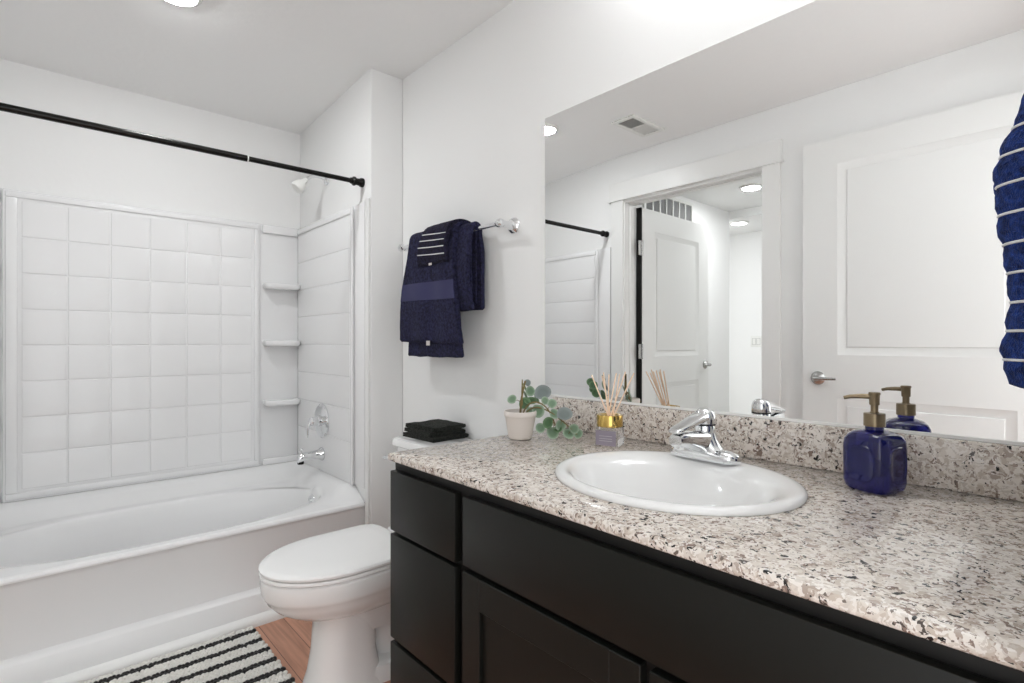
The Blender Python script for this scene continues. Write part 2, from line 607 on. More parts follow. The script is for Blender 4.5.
vl = thing('vanity_light', 'three-globe chrome vanity light on the wall above the mirror', 'wall light', (XM, .52, 2.20))
bm = B(); box(bm, XM - .022, XM - .0005, .26, .78, 2.17, 2.24, .006, 3); obj('backplate', bm, M['chrome'], vl)
for gy in (.32, .52, .72):
    bm = B(); tube(bm, bezier((XM - .02, gy, 2.205), (XM - .08, gy, 2.205), (XM - .14, gy, 2.205), (XM - .14, gy, 2.23), 8), .008, 12)
    lathe(bm, [(.012, 2.225), (.026, 2.230), (.028, 2.245), (.024, 2.252)], (XM - .14, gy, 0), n=24)
    arm = obj('arm', bm, M['chrome'], vl)
    bm = B()
    lathe(bm, [(.022, 2.248)] + [(.055 * math.sin(a), 2.302 - .055 * math.cos(a)) for a in [.45 + i * (PI - .46) / 12 for i in range(13)]], (XM - .14, gy, 0), n=28)
    obj('globe', bm, M['globe'], arm)

# ------------------------------------------------------------------ ceiling register, hall grille, switch plate
rg = thing('ceiling_register', 'white rectangular supply vent on the bathroom ceiling, seen in the mirror', 'vent', (.0115, 1.848, ZC))
rx0, rx1, ry0, ry1 = -.145, .168, 1.770, 1.926
bm = B()
box(bm, rx0, rx1, ry0, ry0 + .026, ZC - .012, ZC, .004, 2); box(bm, rx0, rx1, ry1 - .026, ry1, ZC - .012, ZC, .004, 2)
box(bm, rx0, rx0 + .026, ry0 + .0255, ry1 - .0255, ZC - .012, ZC); box(bm, rx1 - .026, rx1, ry0 + .0255, ry1 - .0255, ZC - .012, ZC)
box(bm, .006, .016, ry0 + .026, ry1 - .026, ZC - .008, ZC)
obj('frame', bm, M['plastic'], rg)
bm = B(); box(bm, rx0 + .02, rx1 - .02, ry0 + .02, ry1 - .02, ZC - .0012, ZC - .0004); obj('duct_opening', bm, M['dark'], rg)
bm = B()
for i in range(11):
    for s, xa in ((-1, rx0 + .026), (1, .016)):
        cx = xa + .006 + i * .0115
        m = Matrix.Translation((cx, 1.848, ZC - .005)) @ Matrix.Rotation(s * math.radians(52), 4, 'Y')
        box(bm, -.0062, .0062, -.052, .052, -.0004, .0004, mx=m)
obj('louvers', bm, M['plastic'], rg)

gr = thing('return_air_grille', 'grey slatted return air grille high on the hall wall above the open hall door', 'vent', (-1.35, 2.5, 1.95))
bm = B()
box(bm, -1.72, -.98, 2.486, 2.4995, 1.93, 1.955); box(bm, -1.72, -.98, 2.486, 2.4995, 2.335, 2.36)
box(bm, -1.72, -1.695, 2.486, 2.4995, 1.955, 2.335); box(bm, -1.005, -.98, 2.486, 2.4995, 1.955, 2.335)
for i in range(1, 7):
    x = -1.695 + i * .69 / 7
    box(bm, x - .007, x + .007, 2.487, 2.4995, 1.955, 2.335)
obj('frame', bm, M['plastic'], gr)
bm = B()
for i in range(24):
    z = 1.962 + i * .0158
    m = Matrix.Translation((-1.35, 2.494, z)) @ Matrix.Rotation(math.radians(35), 4, 'X')
    box(bm, -.345, .345, -.0005, .0005, -.008, .008, mx=m)
obj('slats', bm, M['grille'], gr)

sp = thing('switch_plate', 'white double switch plate on the far hall wall, seen in the mirror', 'light switch', (HX, 2.55, 1.08))
boxes('plate', M['plastic'], sp, (HX + .0003, HX + .006, 2.525, 2.645, 1.08, 1.196, .002, 2))
for sy in (2.562, 2.608):
    bm = B(); box(bm, HX + .005, HX + .009, sy - .017, sy + .017, 1.105, 1.171, .002, 1); obj('rocker', bm, M['plastic'], sp)
    bm = B(); box(bm, HX + .0055, HX + .0066, sy - .0195, sy + .0195, 1.1025, 1.1735); obj('rocker_gap', bm, M['grille'], sp)

# ------------------------------------------------------------------ bathtub
tub = thing('bathtub', 'white acrylic alcove bathtub with recessed apron', 'bathtub', (.406, 2.73, 0))
TX0, TX1, TY0, TY1 = XL + .001, XW - .003, 2.320, YB - .002
tcx, tcy, tax, tay, tex = .41, 2.655, .655, .285, 2.5
angs = sorted([2 * PI * i / 112 for i in range(112)] +
              [math.atan2(y - tcy, x - tcx) % (2 * PI) for x in (TX0, TX1) for y in (TY0, TY1)])


def rect_pt(a, x0, x1, y0, y1, cx, cy):
    c, s = math.cos(a), math.sin(a)
    k = 1e9
    if c > 1e-9: k = min(k, (x1 - cx) / c)
    if c < -1e-9: k = min(k, (x0 - cx) / c)
    if s > 1e-9: k = min(k, (y1 - cy) / s)
    if s < -1e-9: k = min(k, (y0 - cy) / s)
    return cx + k * c, cy + k * s


def sup_pt(a, cx, cy, ax, ay, e):
    c, s = math.cos(a), math.sin(a)
    k = (abs(c / ax) ** e + abs(s / ay) ** e) ** (-1 / e)
    return cx + k * c, cy + k * s


def rim_z(x, y):
    return .390 + .062 * smoothstep(TY0 + .02, TY0 + .13, y) * max(smoothstep(TX1 - .13, TX1 - .04, x), smoothstep(TX0 + .13, TX0 + .04, x), smoothstep(TY1 - .15, TY1 - .05, y))


bm = B()
rings = []
R0 = [rect_pt(a, TX0, TX1, TY0, TY1, tcx, tcy) for a in angs]
RI = [sup_pt(a, tcx, tcy, tax, tay, tex) for a in angs]
rings.append([(x, y, rim_z(x, y) - .012) for x, y in R0])
R1 = [rect_pt(a, TX0 + .0005, TX1 - .0005, TY0 + .004, TY1, tcx, tcy) for a in angs]
rings.append([(x, y, rim_z(x, y) - .003) for x, y in R1])
R2 = [rect_pt(a, TX0 + .001, TX1 - .001, TY0 + .011, TY1 - .0005, tcx, tcy) for a in angs]
rings.append([(x, y, rim_z(x, y)) for x, y in R2])
for t in (.2, .4, .6, .8, .94):
    rings.append([((1 - t) * p[0] + t * q[0], (1 - t) * p[1] + t * q[1],
                   rim_z((1 - t) * p[0] + t * q[0], (1 - t) * p[1] + t * q[1])) for p, q in zip(R2, RI)])


def basin(d, z, ax_l, ax_r, ay):
    out = []
    for a in angs:
        x, y = sup_pt(a, 0, 0, 1, 1, tex)
        out.append((tcx + (x * ax_r if x > 0 else x * ax_l), tcy + y * ay, z))
    return out


for drop, l, r, w in ((.002, .649, .650, .281), (.006, .644, .645, .2765), (.014, .638, .640, .272), (.030, .629, .635, .266)):
    rings.append([(x, y, rim_z(*q) - drop) for (x, y, _), q in zip(basin(0, 0, l, r, w), RI)])
for z, l, r, w in ((.30, .575, .610, .248), (.20, .48, .585, .232), (.13, .41, .565, .215), (.095, .36, .535, .190), (.082, .28, .48, .15), (.080, .10, .2, .06)):
    rings.append(basin(0, z, l, r, w))
loft(bm, rings, cap0=False)
prof = [(2.320, .379), (2.321, .372), (2.328, .366), (2.334, .355), (2.338, .134), (2.337, .130), (2.315, .116), (2.313, .111), (2.299, .040), (2.299, .0), (2.345, .0)]
loft(bm, [[(x, y, z) for y, z in prof] for x in (TX0, TX1)], closed=False)
obj('tub_shell', bm, M['acrylic'], tub, 40)
bm = B()
ox = tcx + .618
m = Matrix.Translation((ox + .014, 2.67, .340)) @ Matrix.Rotation(math.radians(-76), 4, 'Y')
rr = [[m @ Vector((r * math.cos(2 * PI * k / 28), r * math.sin(2 * PI * k / 28), h)) for k in range(28)] for r, h in ((.034, 0), (.036, .004), (.033, .009), (.012, .011), (.008, .016), (.002, .017))]
loft(bm, rr)
obj('overflow_plate', bm, M['chrome'], tub)
bm = B(); lathe(bm, [(.035, .0805), (.035, .085), (.028, .087), (.012, .088), (.011, .098), (.001, .100)], (.78, 2.655, 0), n=28); obj('drain', bm, M['chrome'], tub)

# ------------------------------------------------------------------ tub surround
ss = thing('tub_surround', 'white moulded tile-pattern surround on the three walls over the tub', 'shower surround', (.41, YB, .44))
SZ0, SZ1 = .452, 1.79


def tile_field(bm, u0, u1, z0, z1, us, zs, place, gap=.0045, h=.0036):
    """pillowed raised tiles: place(u, z, depth) -> point"""
    for ua, ub in zip(us[:-1], us[1:]):
        for za, zb in zip(zs[:-1], zs[1:]):
            def ring(i, d):
                return [place(ua + i, za + i, d), place(ub - i, za + i, d), place(ub - i, zb - i, d), place(ua + i, zb - i, d)]
            loft(bm, [ring(gap * .5, 0), ring(gap * .8, h * .7), ring(gap * 2.0, h)], cap0=False)


bm = B()
yb = YB - .001
box(bm, XL + .001, XW - .001, yb - .018, yb, SZ0, SZ1, .004, 2)                      # backing sheet
box(bm, -.100, .930, yb - .036, yb - .016, SZ0, SZ1 - .004, .006, 3)                  # raised centre panel
fx0, fx1, fz0, fz1 = -.040, .888, .500, 1.742
for (a, b, c, d) in ((-.090, .920, fz1 + .012, SZ1 - .012), (-.090, .920, SZ0 + .010, fz0 - .012)):
    box(bm, a, b, yb - .043, yb - .034, c, d, .004, 2)
for (a, b) in ((-.090, fx0 - .012), (fx1 + .012, .920)):
    box(bm, a, b, yb - .043, yb - .034, fz0 - .0115, fz1 + .0115, .004, 2)
us = [fx0 + i * (fx1 - fx0) / 6 for i in range(7)]
zs = [fz0 + i * (fz1 - fz0) / 8 for i in range(9)]
tile_field(bm, fx0, fx1, fz0, fz1, us, zs, lambda u, z, d: (u, yb - .036 - d, z))
for (a, b) in ((XL + .02, -.105), (.945, XW - .022)):                                  # ledge bars of the shelf columns
    box(bm, a, b, yb - .034, yb - .016, SZ1 - .050, SZ1 - .004, .006, 3)
    box(bm, a, b, yb - .040, yb - .016, SZ0, SZ0 + .036, .008, 3)
obj('back_panel', bm, M['acrylic'], ss, 40)


def side_panel(xw, s):
    """s = -1: panel on the partition, faces -x; s = +1: on the left wall, faces +x"""
    bm = B()
    xa, xb = sorted((xw + s * .0005, xw + s * .012))
    box(bm, xa, xb, 2.322, yb - .018, SZ0, SZ1, .003, 2)
    xa, xb = sorted((xw + s * .010, xw + s * .022))
    box(bm, xa, xb, 2.428, yb - .018, SZ0, SZ1 - .003, .004, 2)
    xa, xb = sorted((xw + s * .020, xw + s * .030))
    box(bm, xa, xb, 2.440, yb - .022, SZ1 - .040, SZ1 - .012, .005, 3)
    box(bm, xa, xb, 2.418, 2.436, SZ0, SZ1 - .012, .004, 3)
    ys = [2.450, yb - .040]
    tile_field(bm, 0, 0, 0, 0, ys, zs, lambda u, z, d: (xw + s * (.022 + d), u, z))
    return bm


obj('side_panel', side_panel(XW, -1), M['acrylic'], ss, 40)
obj('side_panel', side_panel(XL, 1), M['acrylic'], ss, 40)
for x0, x1 in ((.948, XW - .024), (XL + .024, -.108)):
    for z in (1.445, 1.128, .797):
        bm = B()
        dp = .085
        out = [(x0, yb - .016), (x1, yb - .016)]
        n = 8
        for i in range(n + 1):
            a = PI / 2 * i / n
            out.append((x1 - .035 + .035 * math.cos(a), yb - .016 - dp + .035 - .035 * math.sin(a)))
        for i in range(n + 1):
            a = PI / 2 + PI / 2 * i / n
            out.append((x0 + .035 + .035 * math.cos(a), yb - .016 - dp + .035 - .035 * math.sin(a)))
        mx_, my_ = (x0 + x1) / 2, yb - .016

        def sc(k, z_):
            return [(mx_ + (x - mx_) * k, my_ + (y - my_) * k, z_) for x, y in out]
        loft(bm, [sc(.90, z - .016), sc(.98, z - .010), sc(1.0, z), sc(1.0, z + .010), sc(.98, z + .0145), sc(.90, z + .016), sc(.86, z + .011)])
        obj('corner_shelf', bm, M['acrylic'], ss, 50)

# ------------------------------------------------------------------ shower fittings
SY = 2.772
sh = thing('showerhead', 'white shower head on a bent chrome arm high above the tub spout', 'shower head', (XW, SY, 1.98))
bm = B(); lathe(bm, [(.027, 0), (.028, .004), (.022, .010), (.012, .014), (.011, .016)], (XW - .0005, SY, 1.992), '-X', 28); obj('flange', bm, M['chrome'], sh)
bm = B(); tube(bm, bezier((XW - .01, SY, 1.992), (XW - .055, SY, 2.012), (XW - .095, SY, 1.998), (XW - .118, SY, 1.962), 14), .0095, 16); obj('arm', bm, M['chrome'], sh)
bm = B()
m = Matrix.Translation((XW - .110, SY, 1.974)) @ Matrix.Rotation(math.radians(42), 4, 'Y') @ Matrix.Rotation(PI, 4, 'X')
pr = [(.011, 0), (.013, .012), (.015, .022), (.021, .030), (.030, .044), (.034, .060), (.0345, .068), (.033, .074), (.030, .077), (.002, .075)]
loft(bm, [[m @ Vector((r * math.cos(2 * PI * k / 32), r * math.sin(2 * PI * k / 32), h)) for k in range(32)] for r, h in pr])
obj('spray_head', bm, M['plastic'], sh)

SX = XW - .0272                                     # face of the partition's tile field
vv = thing('shower_valve', 'chrome shower valve with oval plate and lever, above the tub spout', 'shower valve', (SX, SY, .63))
bm = B()
rr = []
for k_, h in ((1.0, 0), (1.0, .004), (.93, .010), (.55, .014), (.40, .016)):
    rr.append([(SX - h, SY + .088 * k_ * math.cos(2 * PI * k / 40), .722 + .090 * k_ * math.sin(2 * PI * k / 40)) for k in range(40)])
loft(bm, rr)
obj('escutcheon', bm, M['chrome'], vv)
bm = B(); lathe(bm, [(.030, .010), (.030, .026), (.026, .030), (.024, .052), (.026, .058), (.022, .066), (.002, .068)], (SX, SY, .722), '-X', 28)
hub = obj('hub', bm, M['chrome'], vv)
bm = B(); tube(bm, bezier((SX - .050, SY, .722), (SX - .074, SY + .003, .720), (SX - .080, SY + .005, .69), (SX - .074, SY + .006, .640), 12), [.012, .0125, .0125, .012, .0115, .011, .0105, .010, .0095, .009, .0085, .008, .006], 14, flat=.8)
obj('lever', bm, M['chrome'], hub)

ts = thing('tub_spout', 'chrome tub spout with diverter knob under the shower valve', 'tub spout', (SX, SY, .54))
bm = B()
rr = []
for d, rz, ry, zc in ((0, .034, .034, .548), (.006, .034, .034, .548), (.018, .026, .026, .548), (.05, .021, .022, .548), (.078, .021, .022, .547), (.100, .023, .023, .545), (.117, .024, .022, .541), (.127, .020, .018, .536), (.130, .008, .008, .533)):
    rr.append([(SX - d, SY + ry * math.cos(2 * PI * k / 28), zc + rz * math.sin(2 * PI * k / 28)) for k in range(28)])
loft(bm, rr)
obj('spout_body', bm, M['chrome'], ts)
bm = B(); lathe(bm, [(.004, .555), (.004, .578), (.008, .580), (.009, .586), (.006, .590), (.001, .591)], (SX - .108, SY, 0), n=16); obj('diverter_knob', bm, M['chrome'], ts)
bm = B(); lathe(bm, [(.015, .510), (.016, .524), (.014, .530)], (SX - .113, SY, 0), n=20); obj('outlet', bm, M['dark'], ts)

rod = thing('shower_curtain_rod', 'black telescoping shower curtain rod across the tub alcove', 'curtain rod', (.408, 2.36, 1.885))
RZ, RY = 1.886, 2.36
bm = B(); lathe(bm, [(.0128, XL + .03), (.0128, .652)], (0, RY, RZ), 'X', 24); obj('outer_tube', bm, M['black_metal'], rod)
bm = B(); lathe(bm, [(.0108, .640), (.0108, XW - .02)], (0, RY, RZ), 'X', 24); obj('inner_tube', bm, M['black_metal'], rod)
bm = B(); lathe(bm, [(.0112, .651), (.0133, .6515), (.0133, .656), (.0112, .6565)], (0, RY, RZ), 'X', 24); tag(obj('joint_ring', bm, M['rubber'], rod), 'pale joint ring')
for xe, s in ((XW - .0005, 'a'), (XL + .0005, 'b')):
    bm = B()
    pr = [(.021, 0), (.022, .003), (.021, .012), (.0165, .020), (.0155, .036), (.0205, .040), (.0215, .045), (.0205, .050), (.0150, .054), (.0140, .062), (.0105, .064)]
    lathe(bm, pr, (xe, RY, RZ), '-X' if s == 'a' else 'X', 28)
    obj('end_cap', bm, M['black_metal'], rod)

# ------------------------------------------------------------------ toilet (faces -x)
TYC = 1.735
to_ = thing('toilet', 'white two-piece toilet between the vanity and the tub', 'toilet', (.95, TYC, 0))


def egg(x0, x1, hw, z, xc=None, n=48, back=2.6, front=2.0, inset=0.0):
    """outline with a rounded front at x0 and a squarer back at x1"""
    x0 += inset; x1 -= inset; hw -= inset
    xc = xc if xc is not None else x0 + (x1 - x0) * .52
    out = []
    for i in range(n):
        a = 2 * PI * i / n
        c, s = math.cos(a), math.sin(a)
        e = front if c < 0 else back
        ax = (xc - x0) if c < 0 else (x1 - xc)
        k = (abs(c / ax) ** e + abs(s / hw) ** e) ** (-1 / e)
        out.append((xc + k * c, TYC + k * s, z))
    return out


bm = B()
loft(bm, [egg(.700, 1.02, .092, .18, .84), egg(.684, 1.03, .104, .252, .83), egg(.600, 1.06, .138, .272, .80), egg(.562, 1.09, .158, .298, .78), egg(.540, 1.11, .170, .322, .77),
          egg(.534, 1.115, .174, .336, .77), egg(.530, 1.115, .1765, .339, .77), egg(.524, 1.12, .181, .350, .77), egg(.520, 1.12, .184, .385, .77), egg(.522, 1.12, .183, .398, .77), egg(.530, 1.118, .177, .404, .77),
          egg(.56, 1.0, .14, .404, .77), egg(.58, .96, .12, .38, .77), egg(.64, .90, .07, .26, .77)])
# front column flaring to the foot
loft(bm, [egg(.654, .90, .116, .0, .79, back=4, front=2.6), egg(.658, .90, .114, .012, .79, back=4, front=2.6), egg(.670, .885, .104, .05, .79, back=4, front=2.6), egg(.682, .87, .098, .12, .79, back=4, front=2.6),
          egg(.688, .87, .097, .20, .79, back=4, front=2.6), egg(.690, .88, .100, .262, .80, back=4, front=2.6), egg(.67, .93, .115, .295, .80, back=4, front=2.6)])
# trapway bulge and foot
loft(bm, [egg(.86, 1.20, .070, .03, 1.0, back=4), egg(.86, 1.22, .074, .15, 1.0, back=4), egg(.86, 1.23, .078, .25, 1.0, back=4), egg(.86, 1.24, .095, .33, 1.0, back=4), egg(.86, 1.25, .12, .395, 1.0, back=4)])
loft(bm, [egg(.70, 1.22, .118, .0, .95, back=4), egg(.70, 1.22, .117, .035, .95, back=4), egg(.71, 1.21, .108, .052, .95, back=4), egg(.73, 1.19, .085, .060, .95, back=4)])
obj('bowl', bm, M['porcelain'], to_, 38)
bm = B()
loft(bm, [egg(.523, .985, .181, .4055, .76, back=4), egg(.518, .985, .185, .409, .76, back=4), egg(.518, .985, .185, .415, .76, back=4), egg(.522, .983, .182, .4185, .76, back=4)])
obj('seat_ring', bm, M['seat'], to_, 40)
bm = B()
loft(bm, [egg(.524, .984, .182, .4205, .76, back=9), egg(.518, .988, .186, .424, .76, back=9), egg(.517, .988, .187, .431, .76, back=9), egg(.522, .986, .183, .4365, .76, back=9), egg(.540, .975, .168, .4395, .76, back=9), egg(.60, .93, .11, .442, .76, back=9)])
obj('lid', bm, M['seat'], to_, 40)
for s in (-1, 1):
    bm = B(); box(bm, 1.0, 1.045, TYC + s * .075 - .025, TYC + s * .075 + .025, .404, .436, .008, 3); obj('hinge', bm, M['seat'], to_)
bm = B()


def trr(hx, hy, r, z, cx):
    return [(cx + x, TYC + y, z) for x, y in rrect(hx, hy, r)]


loft(bm, [trr(.085, .180, .03, .398, 1.205), trr(.092, .190, .03, .41, 1.202), trr(.098, .205, .03, .56, 1.200), trr(.102, .214, .03, .716, 1.198)])
tk = obj('tank', bm, M['porcelain'], to_, 40)
bm = B()
loft(bm, [trr(.110, .222, .03, .717, 1.196), trr(.115, .227, .03, .721, 1.196), trr(.115, .227, .03, .738, 1.196), trr(.111, .223, .03, .746, 1.196), trr(.100, .212, .025, .750, 1.196)])
obj('tank_lid', bm, M['porcelain'], to_, 40)
bm = B(); lathe(bm, [(.014, 0), (.014, .010), (.009, .014)], (1.096, TYC + .175, .675), '-X', 20)
tube(bm, [(1.086, TYC + .175, .675), (1.078, TYC + .178, .675), (1.072, TYC + .20, .672), (1.070, TYC + .235, .667), (1.070, TYC + .25, .665)], [.007, .008, .0075, .0085, .006], 12)
obj('flush_lever', bm, M['chrome'], tk)

# ------------------------------------------------------------------ vanity cabinet
vc = thing('vanity_cabinet', 'dark espresso vanity cabinet under the granite counter', 'vanity cabinet', (1.0, .64, 0))
VX, VY0, VY1 = .700, YF + .002, 1.240
bm = B()
box(bm, VX, VX + .019, VY0, VY1, .10, .8335)
box(bm, XM - .012, XM - .002, VY0, VY1, .10, .8335)
box(bm, VX + .0192, XM - .0122, VY1 - .018, VY1, .10, .8335)
box(bm, VX + .0192, XM - .0122, VY0, VY0 + .018, .10, .8335)
box(bm, VX + .0192, XM - .0122, VY0 + .0182, VY1 - .0182, .10, .118)
box(bm, VX + .07, XM - .002, VY0, VY1 - .002, 0, .10)
obj('carcass', bm, M['espresso_dark'], vc, 30)
FX = .682


def slab_front(y0, y1, z0, z1):
    bm = B(); box(bm, FX, VX - .0004, y0, y1, z0, z1, .0016, 2)
    return bm


def shaker_front(y0, y1, z0, z1):
    bm = B()
    sw, rw = .059, .066
    box(bm, FX, VX - .0004, y0, y0 + sw, z0, z1, .0014, 1)
    box(bm, FX, VX - .0004, y1 - sw, y1, z0, z1, .0014, 1)
    box(bm, FX, VX - .0004, y0 + sw - .001, y1 - sw + .001, z0, z0 + rw, .0014, 1)
    box(bm, FX, VX - .0004, y0 + sw - .001, y1 - sw + .001, z1 - rw, z1, .0014, 1)
    box(bm, FX + .009, VX - .0006, y0 + sw - .002, y1 - sw + .002, z0 + rw - .002, z1 - rw + .002)
    return bm


for z0, z1 in ((.657, .808), (.384, .648), (.115, .372)):
    obj('drawer_front', slab_front(.953, 1.234, z0, z1), M['espresso'], vc, 30)
obj('false_front', slab_front(.045, .924, .662, .808), M['espresso'], vc, 30)
obj('cabinet_door', shaker_front(.476, .926, .115, .649), M['espresso'], vc, 30)
obj('cabinet_door', shaker_front(.045, .460, .115, .649), M['espresso'], vc, 30)

# ------------------------------------------------------------------ granite counter, splash, sink
KX0, KX1, KY0, KY1 = .677, XM - .002, YF + .001, 1.238
scx, scy, sax, say = .985, .612, .222, .252
hole = (.198, .228)
angs = sorted([2 * PI * i / 96 for i in range(96)] + [math.atan2(y - scy, x - scx) % (2 * PI) for x in (KX0, KX1) for y in (KY0, KY1)])
bm = B()


def kring(ins, z):
    return [rect_pt(a, KX0 + ins, KX1 - ins, KY0 + ins, KY1 - ins, scx, scy) + (z,) for a in angs]


def hring(z):
    return [(scx + hole[0] * math.cos(a), scy + hole[1] * math.sin(a), z) for a in angs]


loft(bm, [hring(.834), kring(.003, .834), kring(.0005, .836), kring(0, .839), kring(0, .846), kring(.0008, .8512), kring(.0028, .853), hring(CT), hring(.834)], cap0=False, cap1=False)
bmesh.ops.remove_doubles(bm, verts=bm.verts, dist=1e-5)
tag(obj('countertop', bm, M['granite'], smooth=50), 'cream granite countertop with dark speckles on the vanity', 'countertop')
bm = B(); box(bm, XM - .021, XM - .001, KY0, 1.262, CT + .0003, .951, .002, 2)
tag(obj('backsplash', bm, M['granite'], smooth=40), 'low granite backsplash strip between the counter and the mirror', 'backsplash')

sk = thing('sink', 'white oval drop-in sink set in the granite counter', 'sink', (scx, scy, CT))
bm = B()
N = 72


def ell(ax, ay, z, dx=0.0):
    return [(scx + dx + ax * math.cos(2 * PI * i / N), scy + ay * math.sin(2 * PI * i / N), z) for i in range(N)]


loft(bm, [ell(sax, say, CT + .0005), ell(sax + .001, say + .001, CT + .004), ell(sax - .001, say - .001, CT + .009), ell(sax - .008, say - .008, CT + .0125), ell(sax - .018, say - .018, CT + .0125),
          ell(.194, .227, CT + .0112, -.004), ell(.183, .217, CT + .0080, -.011), ell(.173, .209, CT + .0025, -.017), ell(.163, .200, CT - .007, -.022), ell(.150, .187, CT - .025, -.025), ell(.132, .168, CT - .055, -.026), ell(.106, .136, CT - .090, -.026), ell(.066, .086, CT - .112, -.024), ell(.022, .022, CT - .120, -.022)], cap0=False)
obj('basin', bm, M['porcelain'], sk, 60)
bm = B(); lathe(bm, [(.024, CT - .121), (.024, CT - .117), (.018, CT - .116), (.012, CT - .115), (.001, CT - .112)], (scx - .022, scy, 0), n=24); obj('drain', bm, M['chrome'], sk)

# ------------------------------------------------------------------ faucet
FXC, FYC, FZ = 1.172, .638, CT + .0118
fa = thing('faucet', 'chrome single-lever bathroom faucet on the back of the oval sink', 'faucet', (FXC, FYC, FZ))
bm = B()


def frr(hx, hy, r, z, cx=0.0):
    return [(FXC + cx + x, FYC + y, z) for x, y in rrect(hx, hy, r, 8)]


loft(bm, [frr(.027, .083, .0265, FZ), frr(.029, .085, .0285, FZ + .003), frr(.0285, .0845, .028, FZ + .013), frr(.026, .080, .0255, FZ + .020), frr(.019, .064, .0185, FZ + .0255), frr(.010, .042, .0095, FZ + .027)])
# shoulders rising from the plate to the column
rr = []
for hx, hy, z in ((.026, .062, .014), (.0255, .050, .022), (.025, .038, .034), (.0245, .029, .048), (.024, .0245, .062)):
    rr.append(frr(hx, hy, min(hx, hy) - .001, FZ + z))
loft(bm, rr)
obj('base_plate', bm, M['chrome'], fa, 45)
bm = B()
sp_pts = [(FXC + .006, FZ + .036), (FXC - .02, FZ + .040), (FXC - .05, FZ + .047), (FXC - .085, FZ + .054), (FXC - .112, FZ + .057), (FXC - .126, FZ + .056)]
hh = [.030, .028, .023, .018, .0160, .012]
hw = [.026, .024, .0215, .0195, .0182, .015]
rr = []
for (x, z), a, b in zip(sp_pts, hh, hw):
    rr.append([(x, FYC + y_, z + z_) for y_, z_ in rrect(b, a, min(a, b) * .72, 6)])
loft(bm, rr)
lathe(bm, [(.0105, FZ + .036), (.0115, FZ + .038), (.0115, FZ + .052)], (FXC - .110, FYC, 0), n=20)
obj('spout', bm, M['chrome'], fa, 45)
bm = B(); lathe(bm, [(.0235, FZ + .030), (.0235, FZ + .076), (.0215, FZ + .079), (.0215, FZ + .083)], (FXC, FYC, 0), n=32); obj('column', bm, M['chrome'], fa, 45)
bm = B(); lathe(bm, [(.0222, FZ + .0815), (.0245, FZ + .083), (.0250, FZ + .088), (.0242, FZ + .100), (.0205, FZ + .111), (.0125, FZ + .117), (.001, FZ + .119)], (FXC, FYC, 0), n=32)
rr = []
for x, z, a, b in ((.004, .099, .014, .019), (-.030, .097, .0105, .0195), (-.062, .091, .008, .0185), (-.098, .083, .0062, .017), (-.122, .078, .0055, .0165), (-.131, .0765, .0045, .0135), (-.136, .076, .0025, .008)):
    rr.append([(FXC + x, FYC + y_, FZ + z + z_) for y_, z_ in rrect(b, a, min(a, b) * .9, 6)])
loft(bm, rr)
obj('lever_handle', bm, M['chrome'], fa, 45)
bm = B(); lathe(bm, [(.0242, FZ + .0788), (.0242, FZ + .0812)], (FXC, FYC, 0), n=32); obj('seam_ring', bm, M['dark'], fa)
bm = B(); lathe(bm, [(.003, FZ + .02), (.003, FZ + .055), (.006, FZ + .058), (.006, FZ + .066), (.002, FZ + .069)], (FXC + .033, FYC, 0), n=14); obj('lift_rod', bm, M['chrome'], fa)

# ------------------------------------------------------------------ mirror
mi = thing('mirror', 'large frameless wall mirror above the vanity backsplash', 'mirror', (XM, .68, .952))
bm = B(); box(bm, XM - .005, XM - .0005, YF + .004, 1.313, .9545, 1.911, .0007, 1)
obj('mirror_glass', bm, M['mirror'], mi, None)
bm = B(); box(bm, XM - .009, XM - .0004, YF + .004, 1.313, .9515, .9545); box(bm, XM - .009, XM - .0055, YF + .004, 1.313, .9545, .9575)
obj('bottom_channel', bm, M['trim'], mi, 30)

# ------------------------------------------------------------------ towel bar with towels
BX, BZ = 1.258, 1.566
tb = thing('towel_bar', 'chrome towel bar on the wall above the toilet', 'towel bar', (XM, 1.825, BZ))
bm = B(); lathe(bm, [(.0085, 1.465), (.0085, 2.185)], (BX, 0, BZ), 'Y', 20); obj('bar', bm, M['chrome'], tb)
for py in (1.478, 2.172):
    bm = B()
    lathe(bm, [(.030, 0), (.031, .004), (.028, .010), (.018, .016), (.0125, .030), (.0125, .056)], (XM - .0005, py, BZ), '-X', 28)
    lathe(bm, [(.004, -.017), (.012, -.015), (.0165, -.006), (.0165, .006), (.012, .015), (.004, .017)], (BX, py, BZ), 'Y', 24)
    obj('post', bm, M['chrome'], tb)


